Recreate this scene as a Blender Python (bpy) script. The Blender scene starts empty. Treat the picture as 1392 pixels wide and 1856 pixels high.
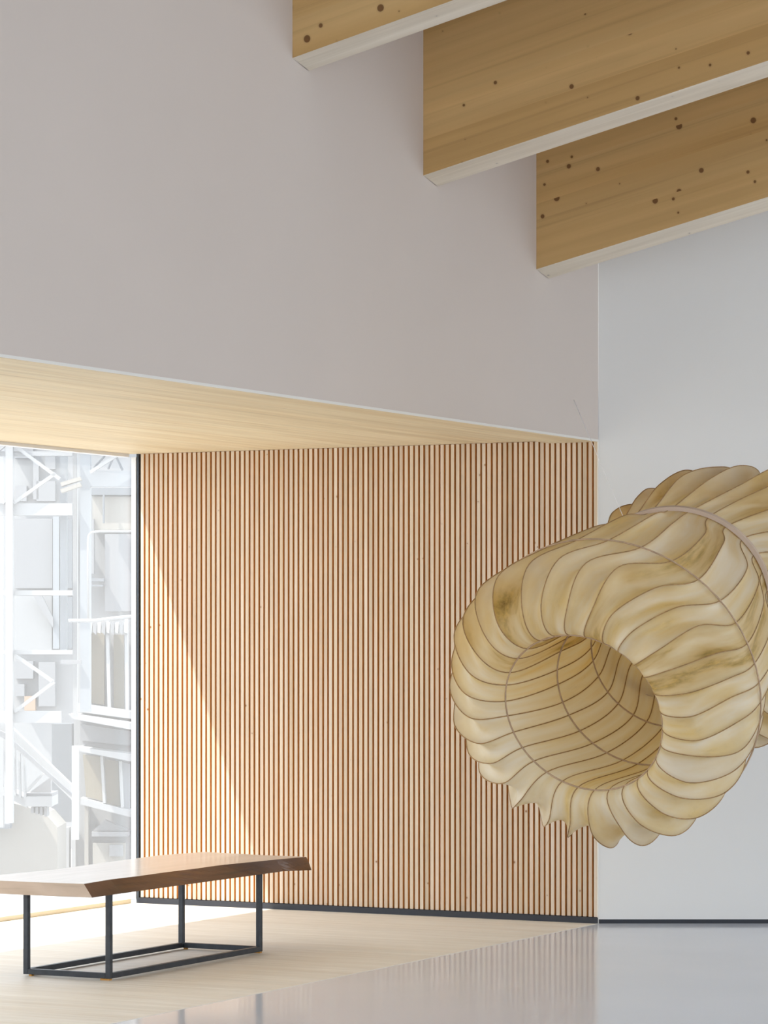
import bpy, bmesh, math, random
from mathutils import Vector, Matrix
random.seed(7)
SC = bpy.context.scene
COL = SC.collection
# ------------------------------------------------------------------ camera, world, sun, exposure
# Site frame: origin = floor point where the slatted wall, the plaster wall and the white wall meet.
# +x runs along the slatted wall into the hall, +y is the direction in which the plaster wall recedes, z up.
F_PX, CX, YH, EYE = 5700.0, 696.0, 1157.0, 1.6
YAW = math.radians(27.0)
CAM = Vector((6.938, -16.263, EYE))
cd = bpy.data.cameras.new('camera'); cam = bpy.data.objects.new('camera', cd); COL.objects.link(cam)
cam.location = CAM; cam.rotation_euler = (math.radians(90), 0, YAW)
cd.sensor_fit = 'HORIZONTAL'; cd.sensor_width = 36; cd.lens = 36 * F_PX / 1392
cd.shift_y = (YH - 928) / 1392; cd.clip_end = 500
SC.camera = cam
w = bpy.data.worlds.new('sky'); SC.world = w; w.use_nodes = True
bg = w.node_tree.nodes['Background']; bg.inputs[0].default_value = (0.86, 0.93, 1.0, 1); bg.inputs[1].default_value = 1.5
SUN_DIR = Vector((0.383, 0.45, -1.0)).normalized()
sd = bpy.data.lights.new('sun', 'SUN'); sun = bpy.data.objects.new('sun', sd); COL.objects.link(sun)
sd.energy = 4.7; sd.angle = math.radians(0.6); sd.color = (1.0, 0.95, 0.86)
sun.rotation_euler = SUN_DIR.to_track_quat('-Z', 'Y').to_euler()
sun.location = (-10, -6, 20)
vs = SC.view_settings; vs.view_transform = 'Standard'; vs.look = 'None'; vs.gamma = 1; vs.use_curve_mapping = False
vs.exposure = 0.80

# ------------------------------------------------------------------ helpers
R_IMG = Vector((math.cos(YAW), math.sin(YAW), 0)); D_IMG = Vector((-math.sin(YAW), math.cos(YAW), 0))
def at(px, py, Z):                       # surveyed point: sight line at distance Z
    return CAM + D_IMG * Z + R_IMG * ((px - CX) / F_PX * Z) + Vector((0, 0, (YH - py) / F_PX * Z))
def ground(px, py, z=0.0):
    return at(px, py, F_PX * (EYE - z) / (py - YH))

def lin(r, g, b):
    f = lambda c: (c/255/12.92) if c/255 <= 0.04045 else ((c/255+0.055)/1.055)**2.4
    return (f(r), f(g), f(b), 1)

class NT:
    def __init__(s, name):
        s.m = bpy.data.materials.new(name); s.m.use_nodes = True; s.t = s.m.node_tree; s.b = s.t.nodes['Principled BSDF']
    def n(s, typ, **kw):
        nd = s.t.nodes.new(typ)
        for k, v in kw.items():
            if k.startswith('i_'):
                nd.inputs[k[2:].replace('_', ' ')].default_value = v
            else: setattr(nd, k, v)
        return nd
    def l(s, a, b): s.t.links.new(a, b)
    def ramp(s, fac, stops):
        r = s.n('ShaderNodeValToRGB'); el = r.color_ramp.elements
        while len(el) < len(stops): el.new(0.5)
        for e, (p, c) in zip(el, stops): e.position = p; e.color = c
        s.l(fac, r.inputs[0]); return r
    def mix(s, fac, a, b, mode='MIX'):
        m = s.n('ShaderNodeMix', data_type='RGBA', blend_type=mode)
        for src, idx in ((fac, 0), (a, 6), (b, 7)):
            if hasattr(src, 'links'): s.l(src, m.inputs[idx])
            elif idx == 0: m.inputs[0].default_value = src
            else: m.inputs[idx].default_value = src
        return m.outputs[2]
    def math(s, op, a, b=None):
        m = s.n('ShaderNodeMath', operation=op)
        for i, v in enumerate((a, b)):
            if v is None: continue
            if hasattr(v, 'links'): s.l(v, m.inputs[i])
            else: m.inputs[i].default_value = v
        return m.outputs[0]
    def coords(s, scale=(1,1,1), rot=(0,0,0), space='Object', shift=True):
        tc = s.n('ShaderNodeTexCoord'); mp = s.n('ShaderNodeMapping'); mp.inputs['Scale'].default_value = scale; mp.inputs['Rotation'].default_value = rot
        s.l(tc.outputs[space], mp.inputs[0])
        if not shift: return mp.outputs[0]
        oi = s.n('ShaderNodeObjectInfo'); vm = s.n('ShaderNodeVectorMath', operation='MULTIPLY_ADD')
        cb = s.n('ShaderNodeCombineXYZ')
        s.l(oi.outputs['Random'], cb.inputs[0]); s.l(oi.outputs['Random'], cb.inputs[1]); s.l(oi.outputs['Random'], cb.inputs[2])
        vm.inputs[1].default_value = (37, 53, 71)
        s.l(cb.outputs[0], vm.inputs[0]); s.l(mp.outputs[0], vm.inputs[2])
        return vm.outputs[0]

def plain(name, col, rough=0.6, metal=0.0, noise=0.0, scale=20, spec=0.5):
    t = NT(name); t.b.inputs['Roughness'].default_value = rough; t.b.inputs['Metallic'].default_value = metal
    t.b.inputs['Specular IOR Level'].default_value = spec
    if noise:
        nz = t.n('ShaderNodeTexNoise'); nz.inputs['Scale'].default_value = scale; nz.inputs['Detail'].default_value = 4
        t.l(t.coords(), nz.inputs['Vector'])
        d = tuple(c*(1-noise) for c in col[:3]) + (1,); u = tuple(min(1, c*(1+noise)) for c in col[:3]) + (1,)
        r = t.ramp(nz.outputs[0], [(0.3, d), (0.7, u)]); t.l(r.outputs[0], t.b.inputs['Base Color'])
    else: t.b.inputs['Base Color'].default_value = col
    return t.m

def wood(name, light, dark, long_axis, grain=30, stretch=0.03, knots=0.0, knot_scale=(1,1,1), rough=0.55, var=0.12, knot_col=(0.15,0.06,0.022,1), line=0.35, spec=0.3, tint=None):
    """grain runs along long_axis (0,1,2) of the object's own axes"""
    t = NT(name); t.b.inputs['Roughness'].default_value = rough; t.b.inputs['Specular IOR Level'].default_value = spec
    sc = [grain]*3; sc[long_axis] = grain*stretch
    v = t.coords(tuple(sc))
    nz = t.n('ShaderNodeTexNoise'); nz.inputs['Scale'].default_value = 1; nz.inputs['Detail'].default_value = 5; nz.inputs['Distortion'].default_value = 0.6
    t.l(v, nz.inputs['Vector'])
    sc2 = [grain*0.22]*3; sc2[long_axis] = grain*stretch*0.25
    n2 = t.n('ShaderNodeTexNoise'); n2.inputs['Scale'].default_value = 1; n2.inputs['Detail'].default_value = 2
    t.l(t.coords(tuple(sc2)), n2.inputs['Vector'])
    base = t.ramp(n2.outputs[0], [(0.3, dark), (0.7, light)]).outputs[0]
    sc3 = [grain*2.2]*3; sc3[long_axis] = grain*stretch*0.5
    n3 = t.n('ShaderNodeTexNoise'); n3.inputs['Scale'].default_value = 1; n3.inputs['Detail'].default_value = 6
    t.l(t.coords(tuple(sc3)), n3.inputs['Vector'])
    ln = t.ramp(n3.outputs[0], [(0.30, (1,1,1,1)), (0.42, (0,0,0,1))])
    col = t.mix(t.math('MULTIPLY', ln.outputs[0], line), base, tuple(c*0.55 for c in dark[:3]) + (1,))
    g = t.ramp(nz.outputs[0], [(0.25, (0.86,0.84,0.80,1)), (0.75, (1.05,1.05,1.05,1))])
    col = t.mix(1.0, col, g.outputs[0], 'MULTIPLY')
    oi = t.n('ShaderNodeObjectInfo')
    rv = t.ramp(oi.outputs['Random'], [(0.0, (1-var, 1-var*1.15, 1-var*1.4, 1)), (0.5, (1,1,1,1)), (1.0, (1+var*0.3, 1+var*0.2, 1+var*0.1, 1))])
    col = t.mix(1.0, col, rv.outputs[0], 'MULTIPLY')
    if tint:
        rt = t.ramp(t.math('FRACT', t.math('MULTIPLY', oi.outputs['Random'], 7.31)), [(0, (1,1,1,1)), (1, tint)])
        col = t.mix(1.0, col, rt.outputs[0], 'MULTIPLY')
    if knots:
        vo = t.n('ShaderNodeTexVoronoi', feature='F1', voronoi_dimensions='2D'); vo.inputs['Scale'].default_value = 1; vo.inputs['Randomness'].default_value = 1
        sp = t.n('ShaderNodeSeparateXYZ'); t.l(t.coords(tuple(knot_scale[0] for _ in range(3))), sp.inputs[0])
        cbk = t.n('ShaderNodeCombineXYZ'); t.l(sp.outputs[knot_scale[1]], cbk.inputs[0]); t.l(sp.outputs[knot_scale[2]], cbk.inputs[1]); t.l(cbk.outputs[0], vo.inputs['Vector'])
        wn = t.n('ShaderNodeTexWhiteNoise', noise_dimensions='3D'); t.l(vo.outputs['Position'], wn.inputs[0])
        size = t.math('MULTIPLY', t.math('SUBTRACT', wn.outputs[0], knot_scale[3]), knots)
        k = t.math('SUBTRACT', size, vo.outputs['Distance'])
        kr = t.ramp(t.math('MULTIPLY', k, 30.0), [(0.0, (0,0,0,1)), (0.6, (1,1,1,1))])
        ring = t.ramp(t.math('MULTIPLY', t.math('ADD', k, 0.05), 10.0), [(0.0, (0,0,0,1)), (0.9, (1,1,1,1))])
        col = t.mix(t.math('MULTIPLY', ring.outputs[0], 0.3), col, tuple(c*0.5 for c in dark[:3]) + (1,))
        col = t.mix(t.math('MULTIPLY', kr.outputs[0], 0.85), col, knot_col)
    t.l(col, t.b.inputs['Base Color'])
    bp = t.n('ShaderNodeBump'); bp.inputs['Strength'].default_value = 0.08; bp.inputs['Distance'].default_value = 0.002
    t.l(nz.outputs[0], bp.inputs['Height']); t.l(bp.outputs[0], t.b.inputs['Normal'])
    return t.m

def link(name, me, mat=None, parent=None, smooth=False):
    me.name = name
    o = bpy.data.objects.new(name, me); COL.objects.link(o)
    for m in (mat if isinstance(mat, (list, tuple)) else [mat] if mat else []): me.materials.append(m)
    if parent is not None: o.parent = parent
    if smooth:
        for p in me.polygons: p.use_smooth = True
    return o
def from_bm(name, bm, mat=None, parent=None, smooth=False):
    bmesh.ops.recalc_face_normals(bm, faces=bm.faces)
    me = bpy.data.meshes.new(name); bm.to_mesh(me); bm.free()
    return link(name, me, mat, parent, smooth)
def tag(o, label=None, cat=None, group=None, kind=None):
    for k, v in (('label', label), ('category', cat), ('group', group), ('kind', kind)):
        if v: o[k] = v
    return o
def empty(name, loc, rz=0.0):
    o = bpy.data.objects.new(name, None); COL.objects.link(o); o.location = loc; o.rotation_euler = (0, 0, rz); return o
def bm_box(bm, lo, hi, bev=0.0):
    lo, hi = Vector(lo), Vector(hi)
    r = bmesh.ops.create_cube(bm, size=1.0)
    for v in r['verts']:
        v.co = Vector(((v.co.x+.5)*(hi.x-lo.x)+lo.x, (v.co.y+.5)*(hi.y-lo.y)+lo.y, (v.co.z+.5)*(hi.z-lo.z)+lo.z))
    if bev:
        es = list({e for v in r['verts'] for e in v.link_edges})
        bmesh.ops.bevel(bm, geom=es, offset=bev, segments=1, affect='EDGES')
def box(name, lo, hi, mat, parent=None, bev=0.0):
    bm = bmesh.new(); bm_box(bm, lo, hi, bev); return from_bm(name, bm, mat, parent)
def bm_prism(bm, pts, off):
    """closed prism of the polygon pts pushed along vector off"""
    a = [bm.verts.new(p) for p in pts]; b = [bm.verts.new(Vector(p) + off) for p in pts]
    bm.faces.new(a); bm.faces.new(b[::-1])
    n = len(a)
    for i in range(n): bm.faces.new((a[i], a[(i+1) % n], b[(i+1) % n], b[i]))
def bm_tube(bm, pts, r, n=6, closed=False, flat=None):
    """round tube (or, with flat=(w,t) and per-point frames, a flat band) along pts"""
    P = [Vector(p) for p in pts]; N = len(P); rings = []; up = None
    for i in range(N):
        if closed: t = (P[(i+1) % N] - P[i-1]).normalized()
        else: t = (P[min(i+1, N-1)] - P[max(i-1, 0)]).normalized()
        if up is None:
            up = t.orthogonal().normalized()
        up = (up - t*up.dot(t)).normalized()
        s = t.cross(up)
        rings.append([bm.verts.new(P[i] + (up*math.cos(2*math.pi*k/n) + s*math.sin(2*math.pi*k/n))*r) for k in range(n)])
    M = N if closed else N-1
    for i in range(M):
        A, B = rings[i], rings[(i+1) % N]
        off = 0
        if closed and i == N-1:
            off = min(range(n), key=lambda o: (A[0].co - B[o].co).length)
        for k in range(n):
            bm.faces.new((A[k], A[(k+1) % n], B[(k+1+off) % n], B[(k+off) % n]))
    if not closed:
        bm.faces.new(rings[0][::-1]); bm.faces.new(rings[-1])
def tube(name, pts, r, mat, parent=None, n=6, closed=False):
    bm = bmesh.new(); bm_tube(bm, pts, r, n, closed); return from_bm(name, bm, mat, parent, True)

# ------------------------------------------------------------------ materials
M_PLASTER = plain('plaster', lin(214, 203, 195), 0.9, noise=0.012, scale=1.2, spec=0.2)
M_WHITE = plain('white_paint', lin(234, 234, 233), 0.8, noise=0.01, scale=1.0, spec=0.25)
M_TRIM = plain('white_trim', lin(235, 232, 226), 0.5)
M_BLACK = plain('black_skirting', lin(42, 46, 56), 0.5)
M_STEEL = plain('dark_steel', lin(62, 66, 72), 0.42, 0.55, noise=0.15, scale=30)
M_FRAMEW = plain('window_white', lin(235, 238, 242), 0.4)
M_FRAMED = plain('window_dark', lin(70, 78, 88), 0.4, 0.3)
M_BEAM = wood('spruce_beam', lin(222, 188, 134), lin(206, 166, 108), 0, 15, 0.04, 0.15, (5.5, 0, 2, 0.30), var=0.10, line=0.25, spec=0.15)
M_BEAMB = wood('pale_beam_underside', lin(240, 232, 218), lin(232, 220, 202), 0, 26, 0.05, 0.12, (5.0, 0, 1, 0.6), var=0.02, line=0.1, spec=0.15, knot_col=(0.35,0.3,0.27,1))  # paler wood tone, used on the beams' bottom faces only
M_SLAT = wood('larch_slat', lin(228, 215, 200), lin(218, 200, 177), 2, 60, 0.03, 0.16, (6.5, 0, 2, 0.66), var=0.10, line=0.12, spec=0.15, tint=(1.0, 0.94, 0.93, 1), knot_col=(0.30,0.13,0.05,1))
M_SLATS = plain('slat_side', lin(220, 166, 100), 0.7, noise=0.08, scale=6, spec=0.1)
M_BACKING = plain('slat_backing', lin(170, 108, 58), 0.8)
M_SOFFIT = wood('laminated_soffit', lin(234, 220, 190), lin(222, 202, 166), 1, 40, 0.035, 0.0, var=0.05, line=0.45, spec=0.15)
M_OAK = wood('pale_oak_floor', lin(243, 238, 230), lin(236, 228, 217), 0, 34, 0.05, 0.0, var=0.03, line=0.2, rough=0.5, spec=0.3)
M_SLABT = wood('walnut_top_sheen', lin(214, 202, 194), lin(200, 182, 170), 1, 16, 0.12, 0.0, var=0.0, line=0.4, rough=0.3, spec=0.9)  # base colour paled to carry the window's sheen on the top
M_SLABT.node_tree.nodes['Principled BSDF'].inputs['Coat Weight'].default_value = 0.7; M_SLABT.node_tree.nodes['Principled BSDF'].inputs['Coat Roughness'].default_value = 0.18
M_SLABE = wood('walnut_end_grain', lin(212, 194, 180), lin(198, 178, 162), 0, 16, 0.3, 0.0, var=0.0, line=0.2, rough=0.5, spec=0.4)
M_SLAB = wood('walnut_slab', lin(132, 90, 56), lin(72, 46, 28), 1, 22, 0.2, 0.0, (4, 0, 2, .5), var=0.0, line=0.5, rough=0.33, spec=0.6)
M_SILL = plain('pale_sill', lin(222, 210, 184), 0.6)
M_FOOT = plain('cork_foot', lin(190, 140, 70), 0.8)
M_RIB = plain('rattan_rib', lin(168, 132, 84), 0.7, noise=0.25, scale=60)
M_HOOP = plain('rattan_hoop', lin(190, 162, 134), 0.65, noise=0.2, scale=30)
M_BAND = plain('ash_band', lin(206, 184, 166), 0.55, noise=0.05, scale=8)
M_WIRE = plain('wire', lin(252, 252, 252), 0.5)

# polished resin floor
t = NT('polished_floor'); nz = t.n('ShaderNodeTexNoise'); nz.inputs['Scale'].default_value = 0.6; nz.inputs['Detail'].default_value = 3
t.l(t.coords(shift=False), nz.inputs['Vector'])
t.l(t.ramp(nz.outputs[0], [(0.3, lin(214, 219, 230)), (0.7, lin(220, 224, 233))]).outputs[0], t.b.inputs['Base Color'])
t.l(t.ramp(nz.outputs[0], [(0.35, (0.10,)*3 + (1,)), (0.65, (0.14,)*3 + (1,))]).outputs[0], t.b.inputs['Roughness'])
t.b.inputs['Specular IOR Level'].default_value = 0.5; t.b.inputs['IOR'].default_value = 1.2
M_RESIN = t.m

# window glass with a translucent share mixed in for veiling glare
t = NT('veiled_glass'); tr = t.n('ShaderNodeBsdfTransparent'); gl = t.n('ShaderNodeBsdfGlossy'); gl.inputs['Roughness'].default_value = 0.02
tl = t.n('ShaderNodeBsdfTranslucent'); tl.inputs[0].default_value = (1, 1, 1, 1)
lw = t.n('ShaderNodeLayerWeight'); lw.inputs[0].default_value = 0.5
m1 = t.n('ShaderNodeMixShader'); m2 = t.n('ShaderNodeMixShader'); m1.inputs[0].default_value = 0.085
t.l(tr.outputs[0], m1.inputs[1]); t.l(tl.outputs[0], m1.inputs[2])
t.l(t.math('MULTIPLY', t.math('POWER', lw.outputs['Facing'], 4.0), 0.35), m2.inputs[0]); t.l(m1.outputs[0], m2.inputs[1]); t.l(gl.outputs[0], m2.inputs[2])
t.l(m2.outputs[0], t.t.nodes['Material Output'].inputs[0]); M_GLASS = t.m

def paper(name, cream, ochre, stain=0.0, pale=0.0, trans=0.48):
    """stretched parchment: uv.x runs across the panel, uv.y along it"""
    t = NT(name)
    uv = t.n('ShaderNodeUVMap'); sx = t.n('ShaderNodeSeparateXYZ'); t.l(uv.outputs[0], sx.inputs[0])
    mp = t.n('ShaderNodeMapping'); mp.inputs['Scale'].default_value = (1.1, 5.0, 1); t.l(uv.outputs[0], mp.inputs[0])
    oi = t.n('ShaderNodeObjectInfo'); cb = t.n('ShaderNodeCombineXYZ'); t.l(oi.outputs['Random'], cb.inputs[0]); t.l(oi.outputs['Random'], cb.inputs[1])
    va = t.n('ShaderNodeVectorMath', operation='MULTIPLY_ADD'); va.inputs[1].default_value = (41, 67, 13); t.l(cb.outputs[0], va.inputs[0]); t.l(mp.outputs[0], va.inputs[2])
    n1 = t.n('ShaderNodeTexNoise'); n1.inputs['Scale'].default_value = 1.6; n1.inputs['Detail'].default_value = 4; t.l(va.outputs[0], n1.inputs['Vector'])
    col = t.ramp(n1.outputs[0], [(0.32, cream), (0.68, ochre)]).outputs[0]
    # streaks and mould, long in the panel's direction
    mp2 = t.n('ShaderNodeMapping'); mp2.inputs['Scale'].default_value = (5.0, 7.0, 1); t.l(va.outputs[0], mp2.inputs[0])
    n2 = t.n('ShaderNodeTexNoise'); n2.inputs['Scale'].default_value = 1.0; n2.inputs['Detail'].default_value = 8; n2.inputs['Roughness'].default_value = 0.7; t.l(mp2.outputs[0], n2.inputs['Vector'])
    gate = t.ramp(n1.outputs[0], [(0.52, (0,0,0,1)), (0.72, (1,1,1,1))])
    sp = t.ramp(n2.outputs[0], [(0.5 - 0.12*stain, (0,0,0,1)), (0.72, (1,1,1,1))])
    amt = t.math('MULTIPLY', t.math('MULTIPLY', gate.outputs[0], sp.outputs[0]), 0.22 + 0.73*stain)
    col = t.mix(amt, col, lin(84, 64, 14))
    # ochre where the paper is glued to the ribs
    e = t.math('ABSOLUTE', t.math('SUBTRACT', sx.outputs[0], 0.5))
    er = t.ramp(e, [(0.40, (0,0,0,1)), (0.5, (1,1,1,1))])
    col = t.mix(t.math('MULTIPLY', er.outputs[0], 0.25), col, lin(172, 134, 52))
    t.l(col, t.b.inputs['Base Color']); t.b.inputs['Roughness'].default_value = 0.5; t.b.inputs['Coat Weight'].default_value = 0.35; t.b.inputs['Coat Roughness'].default_value = 0.35
    tl = t.n('ShaderNodeBsdfTranslucent'); t.l(t.mix(1.0, col, (1.0, 0.93, 0.74, 1), 'MULTIPLY'), tl.inputs[0])
    mx = t.n('ShaderNodeMixShader'); mx.inputs[0].default_value = trans
    bp = t.n('ShaderNodeBump'); bp.inputs['Strength'].default_value = 0.15; bp.inputs['Distance'].default_value = 0.004
    t.l(n2.outputs[0], bp.inputs['Height']); t.l(bp.outputs[0], t.b.inputs['Normal'])
    t.l(t.b.outputs[0], mx.inputs[1]); t.l(tl.outputs[0], mx.inputs[2]); t.l(mx.outputs[0], t.t.nodes['Material Output'].inputs[0])
    return t.m
M_PAPER = paper('parchment', lin(253, 249, 236), lin(243, 223, 164))
M_PAPER_S = paper('stained_parchment', lin(250, 240, 210), lin(224, 196, 120), stain=1.0)
M_PAPER_P = paper('window_lit_parchment', lin(250, 247, 238), lin(242, 230, 196))  # paler tint stands in for window light on the lower-left panels

# ------------------------------------------------------------------ setting
H = 2.715                                      # underside of the niche soffit
Y0 = -22.0
box('floor', (0, Y0, -0.12), (11.5, 6.0, 0), M_RESIN)
tag(bpy.data.objects['floor'], 'glossy pale grey resin floor of the hall', kind='structure')
fn = box('floor_niche', (-3.12, -9.0, -0.12), (-0.0005, 0.0, -0.016), M_SILL)
tag(fn, 'pale oak plank floor of the window niche', kind='structure')
PW = 0.14; y = -9.0; k = 0
pm = bmesh.new(); bm_box(pm, (-3.055, 0.0004, -0.016), (-0.001, PW-0.0004, 0.0), 0.0004)
plank_me = bpy.data.meshes.new('plank'); bmesh.ops.recalc_face_normals(pm, faces=pm.faces); pm.to_mesh(plank_me); pm.free(); plank_me.materials.append(M_OAK)
while y < -0.001:
    o = bpy.data.objects.new('plank', plank_me); COL.objects.link(o); o.parent = fn; o.location = (0, y, 0)
    if y + PW > 0: o.scale = (1, -y/PW, 1)
    y += PW
tag(box('trim_1', (-0.006, Y0, -0.01), (0.006, 0, 0.0008), M_TRIM), kind='structure')

# big plaster wall over the niche, with its thin bead
wl = box('wall_left', (-0.30, Y0, H), (0, 0.0, 11.5), M_PLASTER)
tag(wl, 'tall warm grey plaster wall above the niche', kind='structure')
tag(box('trim_2', (-0.30, Y0, H-0.012), (0.004, 0.0, H), M_TRIM), 'thin white bead along the foot of the plaster wall', kind='structure')
tag(box('wall_front', (-3.2, -9.15, -0.1), (-0.3005, -9.0, H+0.2), M_PLASTER), kind='structure')
tag(box('wall_left_lower', (-0.3, Y0, 0), (0, -9.0, H-0.0125), M_PLASTER), kind='structure')
# laminated soffit of the niche
sf = box('ceiling_niche', (-3.14, -9.0, H+0.03), (-0.30, 0.0, H+0.25), M_SILL)
tag(sf, 'laminated timber soffit of the window niche', kind='structure')
NB = 22; bw = (3.10-0.30)/NB
for i in range(NB):
    x0 = -3.10 + i*bw
    bm = bmesh.new(); bm_box(bm, (x0+0.0002, -9.0, H), (x0+bw-0.0002, 0.0, H+0.03)); from_bm('soffit_board', bm, M_SOFFIT, sf)
o = box('soffit_board', (-0.30, -9.0, H-0.012), (-0.004, 0.0, H-0.0121+0.012), M_SOFFIT, sf); o.location.z = -0.001

# slatted wall
ws = box('wall_slatted', (-3.02, 0.030, 0.0), (0.0, 0.20, H+0.25), M_BACKING)
tag(ws, 'end wall of the niche clad in narrow vertical larch slats', kind='structure')
NS = 91; pitch = 3.005/NS; sw = 0.0215
def slat_mesh():
    bm = bmesh.new(); bm_box(bm, (0, 0, 0), (sw, 0.030, H-0.037), 0.0012)
    me = bpy.data.meshes.new('slat'); bmesh.ops.recalc_face_normals(bm, faces=bm.faces); bm.to_mesh(me); bm.free()
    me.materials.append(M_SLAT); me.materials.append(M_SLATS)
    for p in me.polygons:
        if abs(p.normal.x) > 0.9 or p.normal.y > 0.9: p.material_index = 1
    return me
sm = slat_mesh()
for i in range(NS):
    o = bpy.data.objects.new('slat', sm); COL.objects.link(o); o.parent = ws
    o.location = (-3.010 + i*pitch + (pitch-sw), 0.0, 0.036)
    o.rotation_euler = (0, 0, 0); o.location.x += random.uniform(-0.0006, 0.0006); o.location.y = random.uniform(0, 0.001)
tag(box('baseboard_niche', (-3.012, -0.006, 0.0), (0.0, 0.030, 0.034), M_BLACK), 'slim black skirting under the slatted wall', kind='structure')
# white wall turned 27 degrees from the slatted wall
bwall = empty('wall_back', (0, 0, 0), YAW); tag(bwall, 'smooth white end wall right of the slats', kind='structure')
box('wall_panel', (0.001, 0.0, 0.024), (9.5, 0.25, 11.5), M_WHITE, bwall)
bb = box('baseboard_back', (0.004, 0.012, 0.0), (9.5, 0.2, 0.0235), M_BLACK); bb.rotation_euler.z = YAW
tag(bb, 'black shadow gap at the foot of the white wall', kind='structure')
tag(box('trim_3', (-0.004, -0.004, 0.0), (0.002, 0.004, H-0.012), M_TRIM), kind='structure')

# unseen far and rear hall walls: open low, added above to limit daylight
tag(box('wall_right', (11.3, Y0, 4.5), (11.5, 6.0, 14.0), M_WHITE), kind='structure')
tag(box('wall_behind', (0, Y0-0.2, 4.6), (11.5, Y0, 18.0), M_WHITE), kind='structure')
# ceiling and the roof slope the beams follow: rises to the right and towards the viewer
RX, RY, RZ0 = 0.232, -0.252, 3.382
def roof(x, y): return RZ0 + RX*x + RY*y
BH = 1.05
bm = bmesh.new()
c = [(0, Y0), (11.5, Y0), (11.5, 5.9), (0, 5.9)]
pts = [Vector((x, y, roof(x, y)+BH)) for x, y in c]
bm_prism(bm, pts, Vector((0, 0, 0.3)))
tag(from_bm('ceiling', bm, M_WHITE), 'white sloping ceiling above the timber beams', kind='structure')

# ------------------------------------------------------------------ glulam roof beams
LAM = 6
def beam(y_near, label, zoff):
    th = 0.148; y_far = y_near + th; L = 10.5
    ang = math.atan(RX); rt = empty('roof_beam', (0.0, y_near, roof(0, y_near) + zoff)); rt.rotation_euler = (0, -ang, 0)
    tag(rt, label, 'beam', 'laminated roof beams')
    drop = RY*th*math.cos(ang); Lh = BH*math.cos(ang)/LAM
    for i in range(LAM):
        z0, z1 = i*Lh, (i+1)*Lh
        bm = bmesh.new()
        def X(z): return z*math.tan(ang)             # plumb-cut end against the wall (local frame leans back by ang)
        v = []
        for (z, s) in ((z0, 0), (z1, 1)):
            for (xx, yy) in ((X(z), 0), (L, 0), (L, th), (X(z), th)):
                dz = drop if (i == 0 and s == 0 and yy > 0) else 0
                v.append(bm.verts.new((xx, yy, z + dz)))
        for f in ((0,1,2,3), (4,7,6,5), (0,4,5,1), (1,5,6,2), (2,6,7,3), (3,7,4,0)): bm.faces.new([v[j] for j in f])
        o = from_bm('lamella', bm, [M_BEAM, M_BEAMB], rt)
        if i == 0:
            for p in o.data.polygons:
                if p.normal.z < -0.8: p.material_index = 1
    return rt
beam(-3.573, 'highest timber beam, cut by the top edge of the picture', 4.268 - roof(0, -3.573))
beam(-2.215, 'middle timber beam, the longest of the three in view', 3.906 - roof(0, -2.215))
beam(-0.844, 'lowest and rightmost timber beam, nearest the wall corner', 3.582 - roof(0, -0.844))

# ------------------------------------------------------------------ window of the niche
win = empty('window_1', (-3.06, 0, 0)); tag(win, 'floor to soffit glazing with slim frame on the street side', kind='structure')
box('window_frame', (0.034, -0.004, 0.0), (0.049, 0.028, H), M_FRAMED, win)
box('window_bead', (0.002, -0.012, 0.026), (0.0335, 0.02, H-0.02), M_FRAMEW, win)
box('window_sill', (-0.06, -9.0, 0.0), (0.012, -0.03, 0.026), M_SILL, win)
box('window_head', (-0.06, -9.0, H-0.02), (0.0, -0.03, H), M_FRAMEW, win)
for yy in (-4.6, -8.9): box('mullion', (-0.05, yy, 0.026), (0.01, yy+0.05, H-0.02), M_FRAMEW, win)
box('pane', (-0.034, -4.56, 0.026), (-0.022, 0.02, H-0.018), M_GLASS, win)
box('pane', (-0.034, -8.86, 0.026), (-0.022, -4.60, H-0.018), M_GLASS, win)

# ------------------------------------------------------------------ live-edge bench
bench = empty('bench', (-1.115, -3.02, 0)); tag(bench, 'low live-edge walnut slab bench on a black steel box frame', 'bench')
top = [(0,1596),(60,1599),(152,1602),(200,1594),(250,1588),(300,1581),(350,1575),(400,1568),(450,1563),(500,1558),(555,1553),(480,1550),(390,1545),(370,1544),(290,1550),(200,1562),(100,1576),(0,1589)]
bot = [(0,1624.5),(60,1626),(167,1627),(212,1619),(255,1609),(302,1598),(352,1590),(402,1585),(455,1582),(508,1579),(565,1577)]
ZT, ZB = 0.465, 0.402
T = [ground(x, y, ZT) for x, y in top]; B = [ground(x, y, ZB) for x, y in bot]
for q in B[3:]:
    q.x = max(q.x, -0.866)
B[1] = B[2] + Vector((-0.22, -0.014, 0)); B[0] = B[2] + Vector((-0.58, -0.010, 0))
T[1] = Vector((-1.12, -3.955, ZT)); T[0] = Vector((-1.45, -3.952, ZT))
T = T[:-1] + [Vector((-1.55, -3.60, ZT)), Vector((-1.60, -3.93, ZT))]
for i in range(11, len(T)):                                     # undercut at the far edge mirrors the near one
    p = T[i]; q = p + (Vector((-1.2, -2.9, ZT)) - p).normalized()*0.03; B.append(Vector((q.x, q.y, ZB)))
loop = []
NSEG = 6
def dens(P):
    out = []
    n = len(P)
    for i in range(n):
        a, b = P[i], P[(i+1) % n]
        for s in range(NSEG): out.append(a.lerp(b, s/NSEG))
    return out
Td, Bd = dens(T), dens(B); n = len(Td)
rs = random.Random(3); wob = [rs.uniform(-1, 1) for _ in range(n)]
wob = [(wob[i-1] + 2*wob[i] + wob[(i+1) % n])/4 for i in range(n)]
ctr = Vector((-1.2, -2.9, 0))
bm = bmesh.new(); L0 = bench.location; rows = []
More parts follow.
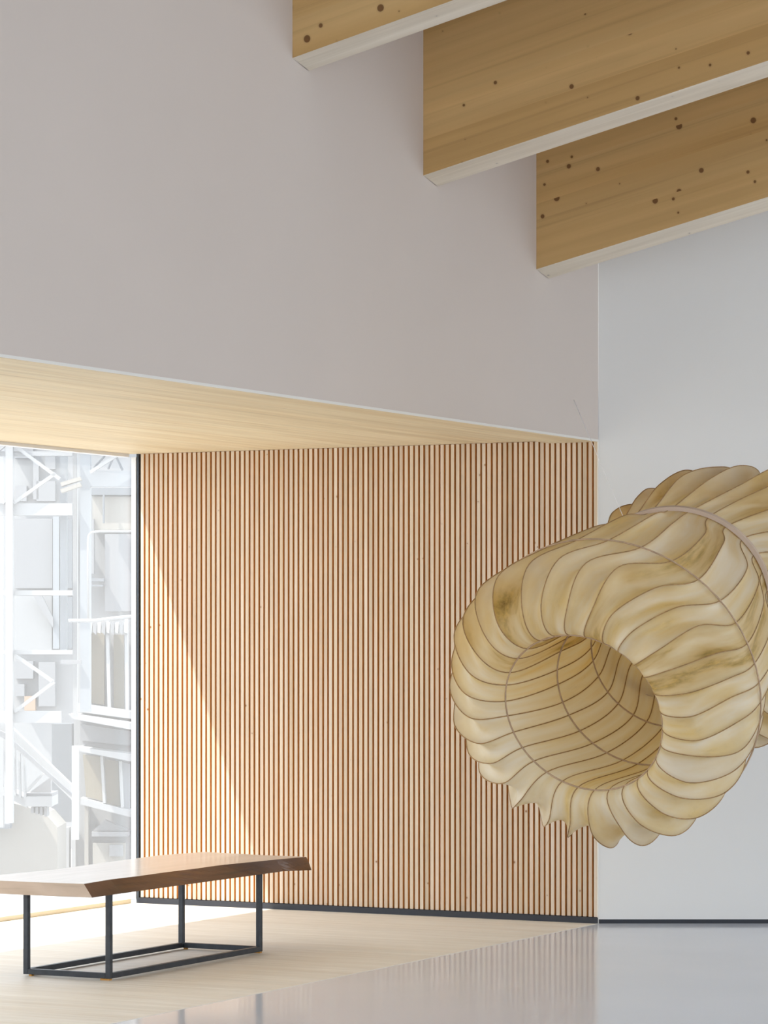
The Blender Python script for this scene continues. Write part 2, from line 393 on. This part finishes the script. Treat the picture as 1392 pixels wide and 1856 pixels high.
for j, (s, amp) in enumerate(((0, 0), (0.12, .004), (0.4, .007), (0.72, .008), (1, .003))):
    row = []
    for i in range(n):
        p = Td[i].lerp(Bd[i], s); d = (p - ctr); d.z = 0; d.normalize()
        live = 0.0 if i < 2.2*NSEG else 1.0
        p = p + d*(wob[(i + j*3) % n]*amp*live)
        row.append(bm.verts.new(p - L0))
    rows.append(row)
bm.faces.new(rows[0]); bm.faces.new(rows[-1][::-1])
for a, b in zip(rows, rows[1:]):
    for i in range(n): bm.faces.new((a[i], b[i], b[(i+1) % n], a[(i+1) % n]))
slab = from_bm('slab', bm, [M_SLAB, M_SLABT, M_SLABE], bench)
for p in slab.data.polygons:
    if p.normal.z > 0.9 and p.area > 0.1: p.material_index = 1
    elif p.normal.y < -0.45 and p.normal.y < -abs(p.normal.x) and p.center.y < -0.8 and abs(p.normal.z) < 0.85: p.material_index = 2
X0, X1, Y0b, Y1b, T_ = -1.358, -0.874, -3.752, -2.290, 0.026
rel = lambda x, y, z: (x - L0.x, y - L0.y, z)
for (x, y) in ((X0, Y0b), (X1-T_, Y0b), (X0, Y1b-T_), (X1-T_, Y1b-T_)):
    box('leg', rel(x, y, 0.008), rel(x+T_, y+T_, ZB), M_STEEL, bench, 0.002)
    box('foot', rel(x+0.002 - (0.03 if x > -1 else -0.03), y+0.002, 0.0), rel(x+T_ - (0.004 if x > -1 else -0.02), y+T_-0.002, 0.008), M_FOOT, bench)
for y in (Y0b, Y1b-T_): box('rail', rel(X0+T_, y, 0.008), rel(X1-T_, y+T_, 0.034), M_STEEL, bench, 0.002)
for x in (X0, X1-T_): box('rail', rel(x, Y0b+T_, 0.008), rel(x+T_, Y1b-T_, 0.034), M_STEEL, bench, 0.002)

# ------------------------------------------------------------------ hanging paper sculpture
ZS = 14.5; PX = ZS/F_PX; NR = 30; STEP = 2*math.pi/NR
def S3(x, y, d):                                      # sculpture drawing units (1 unit = PX metres)
    return CAM + D_IMG*(ZS + d*PX) + R_IMG*((x-CX)*PX) + Vector((0, 0, (YH-y)*PX))
# cx, cy, R, tilt, dir, depth, twist(deg), twist swing, sag, real hoop
HO = [
 (1057,1293,155,37,42,   0,  0, 0.0, 0.05, 1),   # mouth
 (1046,1303,224,37,42, -30,  0, 0.12, 0.36, 0),
 (1071,1279,286,37,42,  22,  0, 0.50, 0.50, 0),
 (1116,1242,284,34,42,  78,  1, 1.0, 0.08, 1),   # outer hoop
 (1192,1160,240,28,42, 175,  8, 0.6, 0.14, 0),
 (1246,1093,182,15,42, 268, 12, 0.1, 0.00, 1),   # waist
 (1306,1092,244,16,30, 315,  8, 0.0, 0.65, 0),
 (1378,1094,278,18,25, 400, 2, 0.0, 0.9, 0),
 (1445,1080,245,20,20, 505, -8, 0.0, 0.30, 0),
 (1450,1078,150,20,20, 515, -12, 0.0, 0.04, 1),   # far mouth
 (1360,1085,140,18,25, 410, -16, 0.0, 0.06, 1),
 (1272,1105,146,18,35, 290, -18, 0.0, 0.04, 1),
 (1226,1184,150,30,42, 190, -14, 0.0, 0.10, 1),
 (1160,1248,158,36,42,  95, -6, 0.0, 0.12, 1),
]
NH = len(HO)
def hoop_pt(h, th, dr=0.0):
    cx, cy, R, g, p, d = h[:6]; g, p = math.radians(g), math.radians(p); R = R + dr
    a, b = R*math.cos(th), R*math.sin(th)
    X = -math.sin(p)*a + math.cos(g)*math.cos(p)*b
    Y = math.cos(p)*a + math.cos(g)*math.sin(p)*b
    return S3(cx + X, cy - Y, d - math.sin(g)*b)
def phase(h, base):
    th = base + math.radians(14); x = th + math.radians(140)
    off = 10 + 13*(math.sin(x) + 0.5*math.sin(2*x)) + 8*math.cos(th - math.radians(60))
    return th + math.radians(h[6] + h[7]*off)
rj = random.Random(11)
jit = [[(rj.uniform(-1, 1), rj.uniform(-1, 1)) for _ in range(NH)] for _ in range(NR)]
SEG = 9; CR = 10
def cat(P, i, t):
    p0, p1, p2, p3 = P[(i-1) % NH], P[i % NH], P[(i+1) % NH], P[(i+2) % NH]
    return 0.5*((2*p1) + (p2-p0)*t + (2*p0-5*p1+4*p2-p3)*t*t + (3*p1-p0-3*p2+p3)*t*t*t)
ribs = []
for k in range(NR):
    P = []
    for i, h in enumerate(HO):
        a, b = jit[k][i]; real = h[9]
        P.append(hoop_pt(h, phase(h, k*STEP) + (0.0 if i in (3, 5) else 0.035*a if not real else 0.025*a), 0 if real else 6*b))
    ribs.append([cat(P, i, s/SEG) for i in range(NH) for s in range(SEG)])
NP = NH*SEG
sags = []
for i in range(NH):
    for s in range(SEG):
        t_ = s/SEG; a, b = HO[i][8], HO[(i+1) % NH][8]
        sm_ = t_*t_*(3-2*t_); v = a + (b-a)*sm_
        sags.append(v + (0.06 if i in (3, 4) else 0.03)*math.sin(math.pi*t_))
lamp = empty('hanging_sculpture', tuple(S3(1225, 1180, 200)))
tag(lamp, 'ribbed parchment paper sculpture like a ringed shell, hanging before the wall corner', 'sculpture')
LO = lamp.location.copy()
axis_in = [S3(h[0], h[1], h[5]) for h in HO]
STAINED = {3, 6, 7, 27, 29}; PALE = {19, 20, 21, 22, 23, 24, 11, 15}
for k in range(NR):
    A, Bc = ribs[k], ribs[(k+1) % NR]
    # surface normal from neighbouring ribs, used for the sag
    me_v, uvs = [], []
    for j in range(NP):
        tan = (A[(j+1) % NP] - A[j-1]) + (Bc[(j+1) % NP] - Bc[j-1]); acr = Bc[j] - A[j]
        nrm = tan.cross(acr)
        nrm.normalize()
        # solid inside lies between outer skin and inner tube: nrm points into the body
        wdt = acr.length
        for c_ in range(CR+1):
            u_ = c_/CR
            q = A[j].lerp(Bc[j], u_)
            me_v.append((q, nrm, sags[j]*wdt*math.sin(math.pi*u_**0.8)))
    sgn = 1.0
    j = 2*SEG                                     # at the fullest part the sag must point to the hoop's centre
    q, nrm, sg = me_v[j*(CR+1)+CR//2]
    if nrm.dot(S3(1115, 1240, 60) - q) < 0: sgn = -1.0
    verts = [(q + nrm*sgn*sg) - LO for q, nrm, sg in me_v]
    faces = []; fuv = []
    for j in range(NP):
        j2 = (j+1) % NP
        for c_ in range(CR):
            faces.append((j*(CR+1)+c_, j*(CR+1)+c_+1, j2*(CR+1)+c_+1, j2*(CR+1)+c_))
            fuv.append(((c_/CR, j/NP), ((c_+1)/CR, j/NP), ((c_+1)/CR, (j+1)/NP), (c_/CR, (j+1)/NP)))
    me = bpy.data.meshes.new('paper_panel'); me.from_pydata([tuple(v) for v in verts], [], faces)
    ul = me.uv_layers.new(name='UVMap')
    for fi, q4 in enumerate(fuv):
        for c_ in range(4): ul.data[fi*4+c_].uv = q4[c_]
    o = link('paper_panel', me, M_PAPER_S if k in STAINED else M_PAPER_P if k in PALE else M_PAPER, lamp, True)
    if k in STAINED: o['label'] = 'paper panel with dark brown stains'
    rb = tube('rib', [p - LO for p in ribs[k]], 0.0026, M_RIB, lamp, 5, True)
for i, h in enumerate(HO):
    if not h[9] or i == 5: continue
    pts = [hoop_pt(h, a*2*math.pi/72, 1.2 if i == 3 else (-0.8 if i > 9 else 0)) - LO for a in range(72)]
    tube('hoop', pts, 0.0042, M_HOOP, lamp, 6, True)
# flat bent-wood band at the waist
h = HO[5]; bm = bmesh.new(); g, p = math.radians(h[3]), math.radians(h[4])
nv = (D_IMG*math.cos(g) + R_IMG*math.sin(g)*math.cos(p) + Vector((0, 0, 1))*math.sin(g)*math.sin(p)).normalized()
c0 = S3(h[0], h[1], h[5]); rings = []
for a in range(96):
    q = hoop_pt(h, a*2*math.pi/96); r_ = (q - c0).normalized()
    rings.append([bm.verts.new(q + r_*dr + nv*dz - LO) for dr, dz in ((-.004, -.028), (.016, -.028), (.016, .028), (-.004, .028))])
for a in range(96):
    A, Bc = rings[a], rings[(a+1) % 96]
    for c_ in range(4): bm.faces.new((A[c_], A[(c_+1) % 4], Bc[(c_+1) % 4], Bc[c_]))
tag(from_bm('waist_band', bm, M_BAND, lamp), 'flat pale bent-wood band')
# wires: one stay to the plaster wall, the load wires up to the roof beside the frame of view
q0 = hoop_pt(HO[5], math.radians(12), 5)
tube('wire', [q0 - LO, Vector((0.0, -0.34, 2.914)) - LO], 0.0016, M_WIRE, lamp, 5)
for i, a in ((9, 60), (9, 100), (7, 110)):
    q = hoop_pt(HO[i], math.radians(a)); tube('wire', [q - LO, Vector((q.x, q.y, roof(q.x, q.y)+BH)) - LO], 0.0016, M_WIRE, lamp, 5)

# ------------------------------------------------------------------ the street outside the window
def elin(r, g, b): c = lin(r, g, b); return (c[0]*0.85, c[1]*0.85, c[2]*0.85, 1)
E_WHITE = plain('ext_white_steel', elin(160, 162, 165), 0.6)
E_BLUE = plain('ext_bluish_steel', elin(137, 143, 150), 0.6)
E_WALL = plain('ext_render', elin(148, 150, 153), 0.9, noise=0.03, scale=0.8)
E_GREY = plain('ext_grey_panel', elin(106, 112, 119), 0.8, noise=0.05, scale=1.0)
E_MID = plain('ext_light_grey', elin(130, 132, 136), 0.8, noise=0.03, scale=1.0)
E_CREAM = plain('ext_cream', elin(150, 147, 141), 0.9, noise=0.02, scale=0.8)
E_BEIGE = plain('ext_beige_blind', elin(130, 122, 104), 0.9, noise=0.05, scale=3)
E_GROUND = plain('ext_paving', lin(160, 160, 160), 0.9, noise=0.03, scale=0.5)
E_TAN = plain('ext_tan', lin(150, 126, 104), 0.9)
g = box('ground', (-90, -60, -2.1), (60, 90, -1.75), E_GROUND); tag(g, 'pale street paving outside the window', kind='structure')
fd = box('trim_4', (-3.16, Y0, -1.75), (11.5, 6.0, -0.125), E_WALL); tag(fd, kind='structure')
def ext_obj(name, bm, mat, parent):
    M = Matrix.Translation(-parent.location)
    bmesh.ops.transform(bm, matrix=M, verts=bm.verts)
    return from_bm(name, bm, mat, parent)
def epoly(name, pts, Z, dep, mat, parent):
    bm = bmesh.new(); bm_prism(bm, [at(x, y, Z) for x, y in pts], D_IMG*dep); return ext_obj(name, bm, mat, parent)
def ebox(name, x0, y0, x1, y1, Z, dep, mat, parent):
    return epoly(name, [(x0, y0), (x1, y0), (x1, y1), (x0, y1)], Z, dep, mat, parent)
def ebar(name, x0, y0, x1, y1, wpx, Z, dep, mat, parent):
    d = Vector((x1-x0, y1-y0)).normalized(); n = Vector((-d.y, d.x))*wpx/2
    return epoly(name, [(x0+n.x, y0+n.y), (x1+n.x, y1+n.y), (x1-n.x, y1-n.y), (x0-n.x, y0-n.y)], Z, dep, mat, parent)
def epipe(name, pts, rpx, Z, mat, parent):
    return tube(name, [at(x, y, Z) - parent.location for x, y in pts], rpx/F_PX*Z, mat, parent, 8)
def root(name, px, Z, label, cat):
    p = at(px, YH, Z); p.z = -1.75; return tag(empty(name, tuple(p)), label, cat)

hs = root('street_house', 120, 50, 'white rendered house across the street with beige blinds', 'house')
ebox('wall', -330, 560, 520, 1680, 50.0, 6.0, E_WALL, hs)
# openings of the upper storeys seen between the steelwork
ebox('window', 26, 940, 95, 1066, 49.8, 0.25, E_MID, hs); ebox('shutter', 96, 936, 107, 1176, 49.7, 0.3, E_BLUE, hs)
ebox('window', 121, 942, 131, 1066, 49.7, 0.3, E_GREY, hs); ebox('window', 121, 1082, 131, 1176, 49.7, 0.3, E_GREY, hs)
ebox('wall_bay', 26, 1080, 94, 1178, 49.8, 0.2, E_WALL, hs)
epoly('painted_brace_shade', [(60, 1080), (76, 1080), (96, 1120), (96, 1138)], 49.6, 0.1, E_MID, hs)  # grey strip stands in for a brace's shade on the wall
for (x0, y0, x1, y1) in ((26, 806, 60, 830), (28, 880, 48, 908), (60, 838, 70, 905), (82, 812, 100, 850), (66, 872, 100, 908)):
    ebox('window', x0, y0, x1, y1, 49.8, 0.2, E_MID, hs)
ebox('window', 168, 900, 238, 960, 49.7, 0.3, E_CREAM, hs); ebox('lintel', 164, 884, 238, 897, 49.6, 0.4, E_GREY, hs)
ebox('mullion', 186, 897, 189, 948, 49.5, 0.1, E_GREY, hs)
ebox('shutter', 164, 940, 170, 1040, 49.6, 0.2, E_MID, hs); ebox('window', 190, 968, 238, 1108, 49.7, 0.2, E_MID, hs)
ebox('ledge', 162, 1048, 188, 1054, 49.5, 0.3, E_GREY, hs); ebox('ledge', 162, 1060, 186, 1063, 49.5, 0.3, E_GREY, hs)
for (x0, y0, x1, y1) in ((26, 1198, 60, 1230), (26, 1240, 44, 1262), (44, 1262, 64, 1288), (70, 1200, 100, 1280)):
    ebox('window', x0, y0, x1, y1, 49.8, 0.2, E_MID if x0 != 44 else E_TAN, hs)

by = root('bay_window', 190, 45, 'white projecting bay with beige blinds, right of the steel columns', 'bay window')
epoly('bay_body', [(134, 1130), (246, 1122), (246, 1600), (134, 1600)], 45.0, 1.4, E_WALL, by)
for (x0, x1, yt, yb) in ((164, 189, 1146, 1274), (206, 224, 1150, 1284)):
    epoly('blind', [(x0, yt), (x1, yt), (x1, yb+4), (x0, yb)], 44.9, 0.12, E_BEIGE, by)
for (x0, y0, x1, y1, w_) in ((158, 1125, 158, 1282, 5), (194, 1125, 198, 1290, 6), (228, 1122, 230, 1294, 5)):
    ebar('post', x0, y0, x1, y1, w_, 44.7, 0.2, E_WHITE, by)
for i in range(9):                                     # gathered valance over the blinds
    x = 160 + i*8; epoly('valance', [(x, 1128), (x+8, 1127), (x+6, 1148 + 3*(i % 2)), (x+1, 1146)], 44.6, 0.1, E_MID if i % 2 else E_WHITE, by)
epoly('sill', [(142, 1275), (246, 1290), (246, 1304), (142, 1290)], 44.5, 0.5, E_WHITE, by)
epoly('awning', [(124, 1294), (246, 1312), (246, 1324), (132, 1303)], 44.0, 1.0, E_WHITE, by)
epoly('panel', [(145, 1312), (240, 1326), (240, 1352), (145, 1342)], 44.8, 0.2, E_MID, by)
epoly('awning', [(138, 1354), (246, 1368), (246, 1382), (146, 1362)], 44.2, 0.8, E_WHITE, by)
epoly('blind', [(150, 1368), (184, 1372), (186, 1452), (156, 1444)], 44.7, 0.15, E_BEIGE, by)
epoly('blind', [(188, 1376), (214, 1380), (218, 1462), (190, 1456)], 44.7, 0.15, E_BEIGE, by)
epoly('blind', [(222, 1382), (234, 1384), (234, 1466), (222, 1464)], 44.7, 0.15, E_BLUE, by)
ebar('post', 184, 1370, 189, 1456, 5, 44.5, 0.2, E_WHITE, by); ebar('post', 217, 1380, 221, 1464, 4, 44.5, 0.2, E_WHITE, by)
epoly('sill', [(146, 1446), (240, 1470), (240, 1482), (146, 1458)], 44.5, 0.4, E_WHITE, by)
epoly('gable', [(168, 1506), (190, 1486), (236, 1506)], 44.8, 0.2, E_MID, by); ebox('panel', 166, 1508, 232, 1516, 44.7, 0.3, E_MID, by)
ebox('door_leaf', 168, 1528, 226, 1600, 44.8, 0.2, E_CREAM, by); ebox('panel', 198, 1532, 222, 1552, 44.7, 0.1, E_MID, by)
ebox('panel', 153, 1460, 160, 1600, 44.8, 0.2, E_CREAM, by)
for x in (104, 118, 130): ebox('pilaster', x, 1500, x+7, 1600, 44.9, 0.3, E_WHITE if x != 104 else E_MID, by)

tw = root('steel_frame', 80, 40, 'white steel tower frame with crossed braces outside the window', 'steel frame')
ebox('column', 10, 700, 23, 1492, 40, 0.15, E_WHITE, tw); ebox('column', -2, 700, 6, 1500, 42, 0.12, E_WHITE, tw)
ebox('column', -140, 700, -126, 1660, 40, 0.15, E_WHITE, tw)
ebox('column', 109, 780, 121, 1182, 40.4, 0.12, E_BLUE, tw); ebox('column', 132, 780, 140, 1300, 40.6, 0.12, E_WHITE, tw)
ebox('column', 145, 700, 163, 1290, 40.2, 0.2, E_BLUE, tw); ebox('column', 130, 1352, 142, 1522, 40, 0.1, E_WHITE, tw)
for (y0, y1) in ((912, 934), (1070, 1079), (1178, 1186), (1289, 1310), (818, 826)):
    ebox('crossbeam', 23, y0, 131 if y0 != 1289 else 110, y1, 40.1, 0.12, E_WHITE, tw)
    ebox('crossbeam', -126, y0, 10, y1, 40.1, 0.12, E_WHITE, tw)
ebox('crossbeam', 163, 853, 300, 882, 40.2, 0.12, E_BLUE, tw)
for b in ((24, 806, 108, 868, 6), (24, 912, 100, 858, 6), (163, 856, 232, 812, 6), (28, 1188, 96, 1236, 6), (26, 1290, 98, 1236, 6), (-120, 806, 8, 912, 6), (-120, 912, 8, 806, 6)):
    ebar('brace', *b, 40.05, 0.08, E_WHITE, tw)
for b in ((196, 850, 208, 822, 3), (208, 822, 222, 852, 4), (170, 848, 190, 826, 3)): ebar('brace', *b, 40.4, 0.06, E_MID, tw)
for (y, dy) in ((874, -7), (886, -8), (1196, 4)): ebar('clamp', 110, y+4, 146, y+dy, 7, 39.9, 0.15, E_CREAM if y < 1000 else E_MID, tw)

rl = by
arc = [(160, 1124), (160, 985)] + [(160 + 12*(1-math.cos(a)), 976 - 12*math.sin(a)) for a in (0.3, 0.7, 1.1, 1.4)] + [(180, 963), (300, 963)]
epipe('hoop_pipe', arc, 2.4, 38, E_WHITE, rl); epipe('handrail', [(124, 1125), (170, 1125), (210, 1120), (300, 1112)], 3.2, 37.8, E_WHITE, rl)

st = root('outside_stair', 60, 42, 'white outdoor stair descending to the right behind the steel frame', 'stair')
epoly('stringer', [(-60, 1262), (0, 1306), (20, 1318), (130, 1424), (130, 1450), (14, 1336), (-60, 1290)], 41.0, 0.25, E_WHITE, st)
epoly('handrail', [(-60, 1296), (8, 1328), (132, 1440), (132, 1447), (6, 1338), (-60, 1304)], 40.8, 0.12, E_MID, st)  # grey strip painted as the shade along the stringer, no separate rail
for i in range(5): ebar('baluster', 8+i*9, 1336+i*6, 9+i*9, 1434+i*4, 3.6, 41.4, 0.08, E_WHITE, st)
epoly('landing', [(6, 1426), (48, 1448), (48, 1464), (6, 1442)], 41.5, 0.6, E_WHITE, st)
ebox('landing', 46, 1438, 94, 1444, 41.5, 0.8, E_MID, st); ebox('landing', 46, 1444, 94, 1462, 41.4, 0.8, E_WHITE, st)
ebox('shaft', 94, 1312, 130, 1490, 46.0, 0.4, E_GREY, st); ebar('brace', 48, 1434, 78, 1402, 5, 41.4, 0.08, E_WHITE, st)
epoly('brace', [(54, 1436), (92, 1408), (92, 1436)], 41.7, 0.05, E_MID, st)
for i in range(4): ebox('tread', 56+i*8, 1463, 61+i*8, 1474+i*2, 41.6, 0.3, E_MID, st)

an = root('low_annex', 50, 42.5, 'low cream annex wall under the stair', 'annex')
epoly('wall', [(-140, 1455), (20, 1455), (50, 1463), (82, 1475), (104, 1500), (104, 1640), (-140, 1640)], 43.0, 1.2, E_CREAM, an)
ebox('window', -60, 1380, 16, 1494, 42.7, 0.2, E_WHITE, an); ebox('window_sill', -60, 1494, 18, 1502, 42.6, 0.25, E_GREY, an)
